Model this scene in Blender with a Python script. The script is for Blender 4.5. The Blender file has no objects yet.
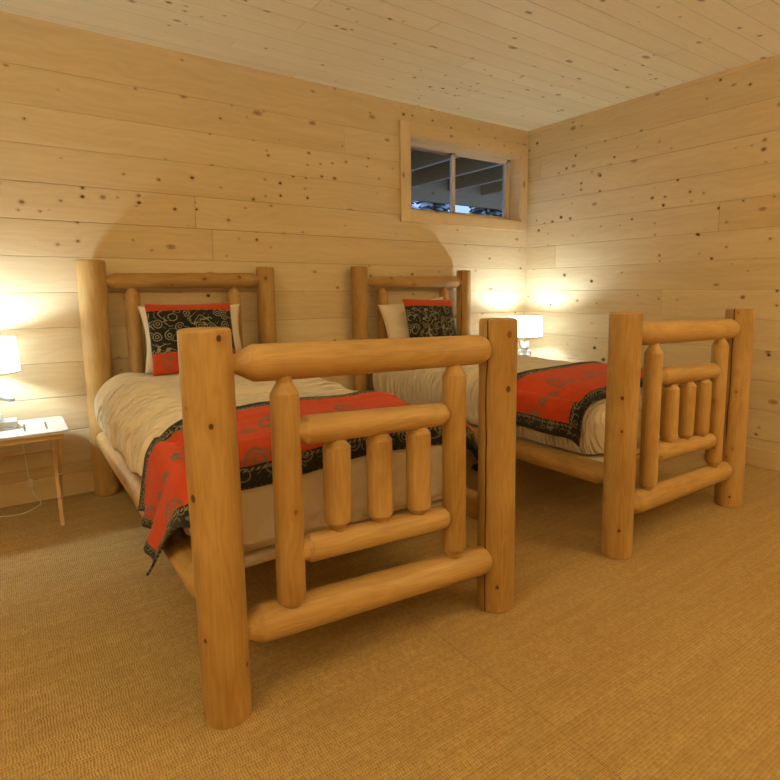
import bpy, bmesh, math, random
from mathutils import Vector, Matrix, Euler, noise
from mathutils.bvhtree import BVHTree
PI = math.pi
SC = bpy.context.scene
COL = SC.collection

# ------------------------------------------------------------------ helpers
def link(name, me, mat=None, parent=None):
    o = bpy.data.objects.new(name, me)
    COL.objects.link(o)
    if mat is not None and me is not None:
        for m in (mat if isinstance(mat, (list, tuple)) else [mat]):
            me.materials.append(m)
    if parent is not None:
        o.parent = parent
    return o

def obj(name, bm, mat=None, parent=None, smooth=False, angle=None):
    me = bpy.data.meshes.new(name)
    bm.normal_update()
    bm.to_mesh(me); bm.free()
    if smooth or angle is not None:
        for p in me.polygons: p.use_smooth = True
        if angle is not None: me.set_sharp_from_angle(angle=math.radians(angle))
    return link(name, me, mat, parent)

def thing(name, label, cat, loc=(0, 0, 0), rz=0.0, group=None):
    o = bpy.data.objects.new(name, None); COL.objects.link(o)
    o.empty_display_size = .1
    o.location = loc; o.rotation_euler = (0, 0, rz)
    tag(o, label, cat, group)
    return o

def tag(o, label, cat, group=None):
    o['label'] = label; o['category'] = cat
    if group: o['group'] = group
    return o

def struct(o):
    o['kind'] = 'structure'
    return o

def box(bm, x0, x1, y0, y1, z0, z1, bevel=0.0, seg=2):
    vs = [bm.verts.new((x, y, z)) for z in (z0, z1) for y in (y0, y1) for x in (x0, x1)]
    fs = [bm.faces.new([vs[i] for i in f]) for f in
          ((0, 2, 3, 1), (4, 5, 7, 6), (0, 1, 5, 4), (2, 6, 7, 3), (0, 4, 6, 2), (1, 3, 7, 5))]
    if bevel > 0:
        es = {e for f in fs for e in f.edges}
        bmesh.ops.bevel(bm, geom=list(es), offset=bevel, segments=seg, profile=.5, affect='EDGES')
    return fs

def tube(bm, pts, r, seg=8, cap=True):
    pts = [Vector(p) for p in pts]
    rings = []; up = Vector((0.13, 0.31, 0.94)).normalized()
    for i, p in enumerate(pts):
        d = (pts[min(i + 1, len(pts) - 1)] - pts[max(i - 1, 0)]).normalized()
        a = d.cross(up).normalized(); b = a.cross(d).normalized()
        rr = r[i] if isinstance(r, (list, tuple)) else r
        rings.append([bm.verts.new(p + (a * math.cos(2 * PI * k / seg) + b * math.sin(2 * PI * k / seg)) * rr) for k in range(seg)])
    for A, B in zip(rings, rings[1:]):
        for k in range(seg):
            bm.faces.new((A[k], A[(k + 1) % seg], B[(k + 1) % seg], B[k]))
    if cap:
        bm.faces.new(rings[0][::-1]); bm.faces.new(rings[-1])

def spline(pts, n=8):
    P = [Vector(p) for p in pts]; P = [2 * P[0] - P[1]] + P + [2 * P[-1] - P[-2]]
    out = []
    for i in range(1, len(P) - 2):
        a, b, c, d = P[i - 1:i + 3]
        for k in range(n):
            t = k / n
            out.append(.5 * ((2 * b) + (c - a) * t + (2 * a - 5 * b + 4 * c - d) * t * t + (3 * b - a - 3 * c + d) * t ** 3))
    out.append(P[-2]); return out

def lathe(bm, prof, seg=40, cx=0, cy=0):
    rings = []
    for r, z in prof:
        rings.append([bm.verts.new((cx + r * math.cos(2 * PI * k / seg), cy + r * math.sin(2 * PI * k / seg), z)) for k in range(seg)])
    for A, B in zip(rings, rings[1:]):
        for k in range(seg):
            bm.faces.new((A[k], A[(k + 1) % seg], B[(k + 1) % seg], B[k]))
    return rings

def bake(o):
    dg = bpy.context.evaluated_depsgraph_get(); dg.update()
    me = bpy.data.meshes.new_from_object(o.evaluated_get(dg))
    o.modifiers.clear(); o.data = me
    return o

# ------------------------------------------------------------------ node helper
class N:
    def __init__(s, name):
        s.m = bpy.data.materials.new(name); s.m.use_nodes = True
        s.t = s.m.node_tree; s.t.nodes.clear()
    def n(s, ty, **kw):
        nd = s.t.nodes.new('ShaderNode' + ty)
        for k, v in kw.items(): setattr(nd, k, v)
        return nd
    def put(s, sock, v):
        if isinstance(v, bpy.types.NodeSocket): s.t.links.new(v, sock)
        elif v is not None:
            if hasattr(sock, 'default_value'):
                dv = sock.default_value
                if hasattr(dv, '__len__') and not isinstance(v, (int, float)):
                    sock.default_value = tuple(v) + ((1.0,) if len(dv) == 4 and len(v) == 3 else ())
                else: sock.default_value = v
    def math(s, op, a, b=None, c=None, clamp=False):
        nd = s.n('Math', operation=op, use_clamp=clamp)
        s.put(nd.inputs[0], a); s.put(nd.inputs[1], b); s.put(nd.inputs[2], c)
        return nd.outputs[0]
    def vmath(s, op, a, b=None, out=0):
        nd = s.n('VectorMath', operation=op); s.put(nd.inputs[0], a); s.put(nd.inputs[1], b)
        return nd.outputs[out]
    def mul3(s, v, k): return s.vmath('MULTIPLY', v, k)
    def mix(s, f, a, b, mode='MIX'):
        nd = s.n('Mix', data_type='RGBA', blend_type=mode)
        s.put(nd.inputs[0], f); s.put(nd.inputs[6], a); s.put(nd.inputs[7], b)
        return nd.outputs[2]
    def noise(s, v, scale, det=3.0, rough=.5, dist=0.0):
        nd = s.n('TexNoise'); s.put(nd.inputs['Vector'], v); nd.inputs['Scale'].default_value = scale
        nd.inputs['Detail'].default_value = det; nd.inputs['Roughness'].default_value = rough; nd.inputs['Distortion'].default_value = dist
        return nd.outputs['Fac']
    def smooth(s, v, a, b, lo=0.0, hi=1.0):
        nd = s.n('MapRange', interpolation_type='SMOOTHSTEP'); s.put(nd.inputs[0], v)
        for i, x in zip((1, 2, 3, 4), (a, b, lo, hi)): s.put(nd.inputs[i], x)
        return nd.outputs[0]
    def comb(s, x, y, z):
        nd = s.n('CombineXYZ')
        for i, v in enumerate((x, y, z)): s.put(nd.inputs[i], v)
        return nd.outputs[0]
    def sep(s, v):
        nd = s.n('SeparateXYZ'); s.put(nd.inputs[0], v); return nd.outputs
    def white(s, v):
        nd = s.n('TexWhiteNoise', noise_dimensions='3D'); s.put(nd.inputs[0], v); return nd.outputs
    def vor(s, v, scale, dim='2D', feat='F1', rnd=1.0):
        nd = s.n('TexVoronoi', voronoi_dimensions=dim, feature=feat); s.put(nd.inputs['Vector'], v)
        nd.inputs['Scale'].default_value = scale; nd.inputs['Randomness'].default_value = rnd
        return nd.outputs
    def finish(s, col, rough=.6, height=None, dist=.01, strength=1.0, spec=.3, **kw):
        b = s.n('BsdfPrincipled'); s.put(b.inputs['Base Color'], col); s.put(b.inputs['Roughness'], rough)
        b.inputs['Specular IOR Level'].default_value = spec
        for k, v in kw.items(): s.put(b.inputs[k.replace('_', ' ')], v)
        if height is not None:
            bp = s.n('Bump'); bp.inputs['Distance'].default_value = dist; bp.inputs['Strength'].default_value = strength
            s.put(bp.inputs['Height'], height); s.t.links.new(bp.outputs[0], b.inputs['Normal'])
        o = s.n('OutputMaterial'); s.t.links.new(b.outputs[0], o.inputs[0])
        return s.m

def _ncol(s, p, scale):
    nd = s.n('TexNoise'); s.put(nd.inputs['Vector'], p); nd.inputs['Scale'].default_value = scale; nd.inputs['Detail'].default_value = 1.0
    return s.vmath('SUBTRACT', nd.outputs['Color'], (.5, .5, .5))
N.n_col = _ncol

def plain(name, col, rough=.6, spec=.3, **kw):
    return N(name).finish(col, rough, spec=spec, **kw)

# ------------------------------------------------------------------ wood: planks
def plank_mat(name, axis_u, axis_v, width, off, pale, mid, dark_spots=1.0, seed=0.0, blen=6.5, groove=.45):
    """boards running along axis_u, stacked along axis_v, in metres"""
    s = N(name); tc = s.n('TexCoord'); c = s.sep(tc.outputs['Object'])
    u, v = c[axis_u], c[axis_v]
    bv = s.math('MINIMUM', s.math('DIVIDE', s.math('SUBTRACT', v, off), width), 12.9)
    row = s.math('FLOOR', bv); fv = s.math('FRACT', bv)
    rw = s.white(s.comb(row, seed, 1.3))[0]
    bu = s.math('DIVIDE', s.math('ADD', u, s.math('MULTIPLY', rw, 7.0)), blen)
    cell = s.math('FLOOR', bu); fu = s.math('FRACT', bu)
    rnd = s.white(s.comb(row, cell, seed))
    r1 = rnd[0]
    # grain coordinates shifted per board
    sh = s.math('MULTIPLY', r1, 40.0)
    gu = s.math('ADD', u, sh)
    g = s.comb(gu, s.math('ADD', v, sh), seed)
    big = s.noise(s.mul3(g, (.9, 9.0, 1)), 1.0, 2.0)
    warp = s.math('MULTIPLY', s.noise(s.mul3(g, (2.2, 5.0, 1)), 1.0, 2.0), 4.2)
    rings = s.math('SINE', s.math('MULTIPLY', s.math('ADD', s.math('MULTIPLY', fv, 2.6), warp), 9.0))
    fine = s.noise(s.mul3(g, (3.0, 130.0, 1)), 1.0, 3.0)
    fine2 = s.noise(s.mul3(g, (1.2, 38.0, 1)), 1.0, 3.0, .6)
    tone = s.math('ADD', s.math('MULTIPLY', rings, .10), s.math('MULTIPLY', s.math('SUBTRACT', fine, .5), .55))
    tone = s.math('ADD', tone, s.math('MULTIPLY', s.math('SUBTRACT', big, .5), 1.1))
    tone = s.math('ADD', tone, s.math('MULTIPLY', s.math('SUBTRACT', fine2, .5), .8))
    tone = s.math('ADD', tone, s.math('MULTIPLY', s.math('SUBTRACT', r1, .5), .60))
    f = s.math('ADD', s.math('MULTIPLY', tone, .8), .5, clamp=True)
    col = s.mix(f, pale, mid)
    # small pin knots
    kv = s.vor(s.mul3(g, (.82, 1.0, 1)), 13.0)
    kc = s.n('SeparateColor'); s.t.links.new(kv['Color'], kc.inputs[0])
    dens = s.smooth(s.noise(s.mul3(g, (.9, 1.6, 1)), 1.0, 2.0), .40, .62, 1.0 - .25 * (dark_spots - 1), .65 - .12 * (dark_spots - 1))
    rad = s.math('MULTIPLY', s.math('SUBTRACT', kc.outputs[0], dens, clamp=True), .40 * dark_spots ** .4)
    kd = kv['Distance']
    m1 = s.smooth(s.math('SUBTRACT', kd, rad), -.035, .02, 1, 0)
    m1 = s.math('MULTIPLY', m1, s.math('GREATER_THAN', rad, .006))
    m1 = s.math('MULTIPLY', m1, s.math('ADD', .45, s.math('MULTIPLY', kc.outputs[1], .55)))
    # streak / halo next to knots
    m1h = s.math('MULTIPLY', s.smooth(s.math('SUBTRACT', kd, rad), 0.0, .16, .35, 0), s.math('GREATER_THAN', rad, .03))
    col = s.mix(m1h, col, (.33, .16, .05))
    col = s.mix(m1, col, (.045, .022, .010))
    # larger pale oval knots with tails
    kv2 = s.vor(s.mul3(s.vmath('ADD', g, (3.1, 1.7, 0)), (.55, 1.0, 1)), 4.6)
    kc2 = s.n('SeparateColor'); s.t.links.new(kv2['Color'], kc2.inputs[0])
    rad2 = s.math('MULTIPLY', s.math('SUBTRACT', kc2.outputs[0], .44, clamp=True), .15)
    d2 = s.math('ADD', kv2['Distance'], s.math('MULTIPLY', s.math('SUBTRACT', s.noise(g, 40.0, 2), .5), .035))
    m2 = s.smooth(s.math('SUBTRACT', d2, rad2), -.03, .03, .62, 0)
    m2 = s.math('MULTIPLY', m2, s.math('GREATER_THAN', rad2, .004))
    col = s.mix(m2, col, (.24, .115, .04))
    m3 = s.smooth(s.math('SUBTRACT', d2, s.math('MULTIPLY', rad2, .3)), -.02, .01, .6, 0)
    m3 = s.math('MULTIPLY', m3, s.math('GREATER_THAN', rad2, .02))
    col = s.mix(m3, col, (.10, .045, .016))
    # grooves between boards
    e = s.math('MULTIPLY', s.math('MINIMUM', fv, s.math('SUBTRACT', 1.0, fv)), width)
    eu = s.math('MULTIPLY', s.math('MINIMUM', fu, s.math('SUBTRACT', 1.0, fu)), blen)
    gr = s.math('MINIMUM', e, s.math('MULTIPLY', eu, 1.4))
    gw = s.math('MULTIPLY', s.math('ADD', .35, s.white(s.comb(row, seed, 7.7))[0]), groove)
    gm = s.math('MULTIPLY', s.smooth(gr, .0006, .0030, 1, 0), gw, clamp=True)
    col = s.mix(gm, col, (.13, .06, .02))
    h = s.math('ADD', s.smooth(gr, 0.0, .005), s.math('MULTIPLY', fine, .05))
    h = s.math('ADD', h, s.math('MULTIPLY', r1, .12))
    return s.finish(col, .52, h, .004, .6, spec=.25)

# ------------------------------------------------------------------ wood: peeled logs
def log_mat(name, pale=(.565, .365, .138), mid=(.32, .172, .045), cracks=(), knots=(), tone=0.0):
    """grain along local Z. cracks: (theta_deg, z0, z1, radius of log); knots: (x,y,z,r)"""
    s = N(name); tc = s.n('TexCoord'); oi = s.n('ObjectInfo'); p = tc.outputs['Object']
    off = s.mul3(s.comb(oi.outputs['Random'], s.math('FRACT', s.math('MULTIPLY', oi.outputs['Random'], 17.3)), oi.outputs['Random']), (9, 7, 23))
    q = s.vmath('ADD', p, off)
    big = s.noise(s.mul3(q, (9, 9, 1.6)), 1.0, 3.0, .55, .4)
    w = s.noise(s.mul3(q, (16, 16, 2.2)), 1.0, 2.0)
    rings = s.math('SINE', s.math('MULTIPLY', w, 62.0))
    fine = s.noise(s.mul3(q, (170, 170, 5)), 1.0, 3.0, .6)
    blot = s.noise(q, 7.0, 3.0)
    t = s.math('ADD', s.math('MULTIPLY', s.math('SUBTRACT', big, .5), 1.9), s.math('MULTIPLY', rings, .11))
    t = s.math('ADD', t, s.math('MULTIPLY', s.math('SUBTRACT', fine, .5), .95))
    t = s.math('ADD', t, s.math('MULTIPLY', s.math('SUBTRACT', blot, .5), .6))
    t = s.math('ADD', t, s.math('MULTIPLY', s.math('SUBTRACT', oi.outputs['Random'], .5), .35))
    f = s.math('ADD', s.math('MULTIPLY', t, .75), .45 + tone, clamp=True)
    col = s.mix(f, pale, mid)
    kv = s.vor(s.mul3(q, (1, 1, .8)), 10.5, '3D')
    kc = s.n('SeparateColor'); s.t.links.new(kv['Color'], kc.inputs[0])
    rad = s.math('MULTIPLY', s.math('SUBTRACT', kc.outputs[0], .42, clamp=True), .36)
    d = s.math('ADD', kv['Distance'], s.math('MULTIPLY', s.math('SUBTRACT', s.noise(q, 60.0, 2), .5), .07))
    on = s.math('GREATER_THAN', rad, .02)
    halo = s.math('MULTIPLY', s.smooth(s.math('SUBTRACT', d, rad), -.02, .14, .5, 0), on)
    col = s.mix(halo, col, (.40, .19, .055))
    core = s.math('MULTIPLY', s.smooth(s.math('SUBTRACT', d, s.math('MULTIPLY', rad, .55)), -.03, .03, .8, 0), on)
    col = s.mix(core, col, (.15, .065, .02))
    for (x, y, z, r) in knots:
        dv = s.mul3(s.vmath('SUBTRACT', p, (x, y, z)), (1, 1, .8))
        dd = s.vmath('LENGTH', dv, out=1)
        col = s.mix(s.smooth(dd, r * .9, r * 3.2, .45, 0), col, (.42, .21, .06))
        tail = s.vmath('LENGTH', s.mul3(s.vmath('SUBTRACT', p, (x, y, z)), (1, 1, .12)), out=1)
        col = s.mix(s.smooth(tail, r * .5, r * 1.3, .25, 0), col, (.33, .15, .04))
        col = s.mix(s.smooth(dd, r * .65, r * 1.05, .92, 0), col, (.055, .022, .008))
    h = s.math('ADD', s.math('MULTIPLY', big, .5), s.math('MULTIPLY', fine, .12))
    for (th, z0, z1, R) in cracks:
        c = s.sep(p)
        a = s.math('ARCTAN2', c[1], c[0])
        wob = s.math('MULTIPLY', s.math('SUBTRACT', s.noise(s.comb(0.3 + th, 0.7, s.math('MULTIPLY', c[2], 5.0)), 1.0, 4.0), .5), .35)
        da = s.math('WRAP', s.math('ADD', s.math('SUBTRACT', a, math.radians(th)), wob), PI, -PI)
        ad = s.math('MULTIPLY', s.math('ABSOLUTE', da), R)
        zz = s.math('MULTIPLY', s.smooth(c[2], z0 - .03, z0 + .06), s.smooth(c[2], z1 - .06, z1 + .03, 1, 0))
        wd = s.math('MULTIPLY', s.math('ADD', .0010, s.math('MULTIPLY', s.noise(s.comb(0, 0, c[2]), 9.0), .0026)), zz)
        m = s.smooth(s.math('SUBTRACT', ad, wd), -.0005, .0014, 1, 0)
        m = s.math('MULTIPLY', m, zz)
        col = s.mix(m, col, (.05, .022, .008))
        h = s.math('SUBTRACT', h, s.math('MULTIPLY', m, 1.5))
    return s.finish(col, .42, h, .004, .5, spec=.32)

# ------------------------------------------------------------------ fabrics
def cloth_mat(name, col, col2, weave=900.0, sheen=.2):
    s = N(name); tc = s.n('TexCoord'); p = tc.outputs['Object']
    a = s.noise(p, 3.0, 3); b = s.noise(p, weave, 1)
    c = s.mix(a, col, col2)
    return s.finish(c, .85, s.math('ADD', s.math('MULTIPLY', b, .2), s.math('MULTIPLY', s.noise(p, 45.0, 3), .8)), .002, .35, spec=.1, Sheen_Weight=sheen)

def scrolls(s, p, k):
    """curly line pattern from 2D coordinates (metres)"""
    pw = s.vmath('ADD', p, s.mul3(s.n_col(p, 9.0), (.02, .02, 0)))
    v = s.vor(pw, 12.0 * k)
    d = v['Distance']
    ring = s.math('ABSOLUTE', s.math('SUBTRACT', d, .40)); r1 = s.smooth(ring, .03, .06, 1, 0)
    ring2 = s.math('ABSOLUTE', s.math('SUBTRACT', d, .17)); r2 = s.smooth(ring2, .03, .055, 1, 0)
    cc = s.n('SeparateColor'); s.t.links.new(v['Color'], cc.inputs[0])
    r2 = s.math('MULTIPLY', r2, s.math('GREATER_THAN', cc.outputs[0], .35))
    n1 = s.math('ABSOLUTE', s.math('SUBTRACT', s.noise(p, 10.0 * k, 1.0), .5)); r3 = s.smooth(n1, .014, .028, 1, 0)
    n2 = s.math('ABSOLUTE', s.math('SUBTRACT', s.noise(s.vmath('ADD', p, (3, 5, 1)), 15.0 * k, 0.0), .45)); r4 = s.smooth(n2, .014, .026, .8, 0)
    gate = s.math('GREATER_THAN', cc.outputs[1], .42)
    a = s.math('MULTIPLY', s.math('MAXIMUM', r1, r2), gate)
    b = s.math('MULTIPLY', s.math('MAXIMUM', r3, r4), s.math('SUBTRACT', 1.0, gate))
    return s.math('MAXIMUM', a, b)

def heart(s, x, y, size, th):
    """outline of a heart centred on 0,0"""
    X = s.math('DIVIDE', x, size); Y = s.math('DIVIDE', y, size)
    aX = s.math('ABSOLUTE', X)
    # diamond-ish heart: lobes + point
    yy = s.math('SUBTRACT', Y, s.math('MULTIPLY', s.math('SQRT', s.math('MAXIMUM', s.math('SUBTRACT', 1.2, aX), 0.0)), .0))
    q = s.math('SUBTRACT', yy, s.math('MULTIPLY', aX, .75))
    r = s.math('SQRT', s.math('ADD', s.math('MULTIPLY', X, X), s.math('MULTIPLY', q, q)))
    return s.smooth(s.math('ABSOLUTE', s.math('SUBTRACT', r, .8)), th * .6, th, 1, 0)

def throw_mat(name, W, L, left_hem=1.0):
    """UV in metres; W across, L along"""
    s = N(name); uv = s.n('UVMap'); p = uv.outputs[0]; c = s.sep(p)
    x, y = c[0], c[1]
    ex = s.math('MINIMUM', s.math('DIVIDE', x, left_hem), s.math('SUBTRACT', W, x)); ey = s.math('MINIMUM', y, s.math('SUBTRACT', L, y))
    e = s.math('MINIMUM', ex, ey)
    nz = s.noise(p, 260.0, 2); nz2 = s.noise(p, 30.0, 3)
    red = s.mix(nz2, (.50, .045, .010), (.60, .075, .022))
    # motifs: hearts and small arrows on a staggered grid
    gx = s.math('DIVIDE', s.math('SUBTRACT', x, .18), .30); gy = s.math('DIVIDE', s.math('SUBTRACT', y, .13), .30)
    row = s.math('FLOOR', gy)
    gx = s.math('ADD', gx, s.math('MULTIPLY', s.math('MODULO', s.math('ABSOLUTE', row), 2.0), .5))
    lx = s.math('MULTIPLY', s.math('SUBTRACT', s.math('FRACT', gx), .5), .30); ly = s.math('MULTIPLY', s.math('SUBTRACT', s.math('FRACT', gy), .5), .30)
    step = .011
    sn = lambda a: s.math('MULTIPLY', s.math('ADD', s.math('FLOOR', s.math('DIVIDE', a, step)), .5), step)
    qx, qy = sn(lx), sn(ly)
    m = s.math('MAXIMUM', heart(s, qx, qy, .074, .17), heart(s, qx, s.math('ADD', qy, .012), .022, .45))
    m = s.math('MAXIMUM', m, heart(s, s.math('SUBTRACT', s.math('ABSOLUTE', qx), .115), s.math('SUBTRACT', qy, .07), .020, .5))
    m = s.math('MULTIPLY', m, s.math('ADD', .60, s.math('MULTIPLY', nz, .5)))
    col = s.mix(m, red, (.16, .13, .085))
    # border bands
    BW = .070
    blk = s.mix(nz, (.012, .012, .013), (.035, .033, .03))
    sc = scrolls(s, p, 1.6)
    b = s.mix(s.math('MULTIPLY', sc, .75), blk, (.22, .20, .14))
    band = s.math('SINE', s.math('MULTIPLY', s.math('ADD', x, y), 330.0))
    bl = s.math('MULTIPLY', s.math('GREATER_THAN', band, -.1), s.smooth(s.math('ABSOLUTE', s.math('SUBTRACT', e, BW - .013)), .004, .006, .7, 0))
    b = s.mix(bl, b, (.30, .27, .19))
    bl2 = s.smooth(s.math('ABSOLUTE', s.math('SUBTRACT', e, .012)), .006, .009, 1, 0)
    b = s.mix(bl2, b, blk)
    inb = s.math('LESS_THAN', e, BW)
    col = s.mix(inb, col, b)
    return s.finish(col, .95, s.math('ADD', nz, nz2), .003, .5, spec=.05, Sheen_Weight=.08, Sheen_Roughness=.6)

def cushion_mat(name, h, red_top, red_bot, seed):
    """UV metres on the cushion face, v = 0 bottom"""
    s = N(name); uv = s.n('UVMap'); p = uv.outputs[0]; c = s.sep(p)
    nz = s.noise(p, 300.0, 2)
    blk = s.mix(nz, (.010, .011, .012), (.030, .030, .028))
    sc = scrolls(s, s.vmath('ADD', p, (seed, seed * 2, 0)), 1.55)
    col = s.mix(s.math('MULTIPLY', sc, .85), blk, (.30, .28, .19))
    red = s.mix(nz, (.42, .045, .014), (.55, .085, .03))
    lx = s.math('SUBTRACT', s.math('MULTIPLY', s.math('FRACT', s.math('DIVIDE', c[0], .15)), .15), .075)
    m = heart(s, lx, s.math('SUBTRACT', c[1], red_bot * .5), .03, .3)
    redb = s.mix(s.math('MULTIPLY', m, .7), red, (.16, .12, .08))
    col = s.mix(s.math('GREATER_THAN', c[1], h - red_top), col, red)
    col = s.mix(s.math('LESS_THAN', c[1], red_bot), col, redb)
    return s.finish(col, .95, nz, .002, .5, spec=.05, Sheen_Weight=.25)

def carpet_mat():
    s = N('sisal_carpet'); tc = s.n('TexCoord'); p = tc.outputs['Object']; c = s.sep(p)
    wx = s.math('ADD', c[0], s.math('MULTIPLY', s.math('SUBTRACT', s.noise(p, 14.0, 2), .5), .012))
    wy = s.math('ADD', c[1], s.math('MULTIPLY', s.math('SUBTRACT', s.noise(s.vmath('ADD', p, (4, 4, 0)), 14.0, 2), .5), .010))
    a = s.math('SINE', s.math('MULTIPLY', wy, 2 * PI / .0105))
    rowi = s.math('FLOOR', s.math('DIVIDE', wy, .0105))
    b = s.math('SINE', s.math('ADD', s.math('MULTIPLY', wx, 2 * PI / .0070), s.math('MULTIPLY', s.white(s.comb(rowi, 0, 0))[0], 3.0)))
    thr = s.white(s.comb(s.math('FLOOR', s.math('DIVIDE', wx, .0070)), rowi, 2.0))[0]
    wv = s.math('ADD', s.math('ADD', s.math('MULTIPLY', a, .14), s.math('MULTIPLY', b, .26)), s.math('ADD', .30, s.math('MULTIPLY', thr, .40)), clamp=True)
    st = s.noise(s.mul3(p, (3.2, 95.0, 1)), 1.0, 4.0, .65)
    st2 = s.noise(s.mul3(p, (1.1, 14.0, 1)), 1.0, 3.0, .6)
    sp = s.noise(p, 160.0, 2)
    col = s.mix(wv, (.275, .162, .052), (.63, .445, .19))
    f = s.smooth(s.math('ADD', s.math('MULTIPLY', st, .6), s.math('MULTIPLY', st2, .4)), .36, .62)
    col = s.mix(s.math('MULTIPLY', s.math('SUBTRACT', 1.0, f), .5), col, (.30, .17, .055))
    col = s.mix(s.math('MULTIPLY', sp, .35), col, (.72, .52, .25))
    # two woven seams of the carpet widths
    for x0 in (-2.785, -6.4):
        sm = s.smooth(s.math('ABSOLUTE', s.math('SUBTRACT', c[0], x0)), .001, .004, .22, 0)
        col = s.mix(sm, col, (.16, .08, .025))
    h = s.math('ADD', wv, s.math('MULTIPLY', sp, .4))
    return s.finish(col, .93, h, .006, .7, spec=.08)

M = {}
PALE, MID = (.77, .645, .425), (.62, .475, .265)
M['back'] = plank_mat('pine_boards_back', 0, 2, .1925, -.0125, PALE, MID, 1.0, 3.0)
M['side'] = plank_mat('pine_boards_side', 1, 2, .1925, -.0125, PALE, MID, 1.35, 11.0)
M['ceil'] = plank_mat('pine_boards_ceiling', 0, 1, .1400, -.08, (.89, .83, .60), (.80, .70, .45), .95, 23.0, 4.2)
M['trim_h'] = plank_mat('pine_trim', 0, 2, 3.0, -1.0, (.76, .61, .375), (.65, .48, .25), .5, 41.0, 60.0)
M['trim_v'] = plank_mat('pine_trim_upright', 2, 0, 3.0, -2.2, (.76, .61, .375), (.65, .48, .25), .45, 43.0, 60.0)
M['trim_s'] = plank_mat('pine_trim_side', 1, 2, 3.0, -1.0, (.76, .61, .375), (.65, .48, .25), .5, 47.0, 60.0)
M['carpet'] = carpet_mat()
M['log'] = log_mat('peeled_log')
def duvet_mat():
    s = N('cream_duvet_cotton'); p = s.n('TexCoord').outputs['Object']
    c = s.mix(s.noise(p, 3.0, 3), (.80, .71, .57), (.76, .66, .51))
    pw = s.vmath('ADD', p, s.mul3(s.n_col(p, 2.5), (.10, .10, .10)))
    cr = lambda sc, o: s.math('ABSOLUTE', s.math('SUBTRACT', s.noise(s.vmath('ADD', s.mul3(pw, sc), (o, o, o)), 1.0, 2.0), .5))
    v1 = s.smooth(cr((2.2, 17, 2.2), 0.0), 0.0, .10); v2 = s.smooth(cr((4.5, 36, 4.5), 5.0), 0.0, .12)
    area = s.smooth(s.noise(p, 2.4, 2), .36, .62)
    h = s.math('ADD', s.math('MULTIPLY', s.math('MULTIPLY', v1, area), 1.0), s.math('MULTIPLY', v2, .45))
    h = s.math('ADD', h, s.math('MULTIPLY', s.noise(p, 55.0, 3), .12))
    return s.finish(c, .88, h, .022, .85, spec=.1, Sheen_Weight=.2)
M['duvet'] = duvet_mat()
M['mattress'] = cloth_mat('white_mattress_ticking', (.76, .69, .57), (.70, .62, .49))
M['pillow'] = cloth_mat('ivory_pillow_cotton', (.80, .72, .58), (.76, .67, .52))
M['white_paint'] = plain('white_paint', (.84, .80, .72), .45)
M['table_wood'] = plank_mat('tray_table_wood', 0, 2, 3.0, -1, (.72, .50, .25), (.58, .36, .15), .6, 57.0, 60.0)
M['leg_wood'] = plank_mat('tray_leg_wood', 2, 1, 3.0, -1, (.72, .50, .25), (.58, .36, .15), .6, 58.0, 60.0)
M['tray'] = plain('off_white_tray_paint', (.60, .575, .52), .5)
M['ceramic'] = plain('white_ceramic', (.66, .66, .67), .25, .5)
M['plinth'] = plain('grey_white_plinth', (.52, .52, .52), .4)
M['cord'] = plain('clear_cord', (.80, .76, .66), .35, .5)
M['vinyl'] = plain('tan_vinyl', (.66, .60, .55), .4)
M['vinyl_dark'] = plain('grey_sash_vinyl', (.33, .32, .36), .4)
M['metal'] = plain('brushed_nickel', (.6, .58, .54), .35, Metallic=1.0)

def glass_mat():
    s = N('window_glass'); t = s.n('BsdfTransparent'); t.inputs[0].default_value = (.93, .96, .98, 1)
    g = s.n('BsdfGlossy'); g.inputs['Roughness'].default_value = .02
    f = s.n('Fresnel'); f.inputs[0].default_value = 1.45
    mx = s.n('MixShader'); ge = s.n('NewGeometry'); fr = s.math('MULTIPLY', f.outputs[0], s.math('SUBTRACT', 1.0, ge.outputs['Backfacing'])); s.t.links.new(fr, mx.inputs[0]); s.t.links.new(t.outputs[0], mx.inputs[1]); s.t.links.new(g.outputs[0], mx.inputs[2])
    o = s.n('OutputMaterial'); s.t.links.new(mx.outputs[0], o.inputs[0]); return s.m
M['glass'] = glass_mat()

def shade_mat():
    s = N('white_linen_shade'); tc = s.n('TexCoord')
    w = s.noise(s.mul3(tc.outputs['Object'], (1, 1, 3)), 220.0, 2)
    col = s.mix(w, (.82, .79, .72), (.90, .87, .80))
    d = s.n('BsdfDiffuse'); s.put(d.inputs[0], col)
    t = s.n('BsdfTranslucent'); s.put(t.inputs[0], col)
    mx = s.n('MixShader'); mx.inputs[0].default_value = .5
    s.t.links.new(d.outputs[0], mx.inputs[1]); s.t.links.new(t.outputs[0], mx.inputs[2])
    o = s.n('OutputMaterial'); s.t.links.new(mx.outputs[0], o.inputs[0]); return s.m
M['shade'] = shade_mat()

def emit_mat(name, col, st):
    s = N(name); e = s.n('Emission'); e.inputs[0].default_value = col + (1,); e.inputs[1].default_value = st
    o = s.n('OutputMaterial'); s.t.links.new(e.outputs[0], o.inputs[0]); return s.m

# ------------------------------------------------------------------ light levels
LAMP_COL = (.74, .90, 1.0)
LAMP_STR = 380.0
ROOM_FILL_COL = (1.0, .62, .22)  # warm fill from the added ceiling lights
ROOM_FILL_STR = 20.0
M['floor_fill'] = emit_mat('torchiere_fill_bulb', (1.0, 1.0, .84), 1020.0)  # bulb of the added, unseen uplights
M['bulb'] = emit_mat('lit_bulb', LAMP_COL, LAMP_STR)
M['fill_diffuser'] = emit_mat('ceiling_fill_diffuser', ROOM_FILL_COL, ROOM_FILL_STR)

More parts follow.
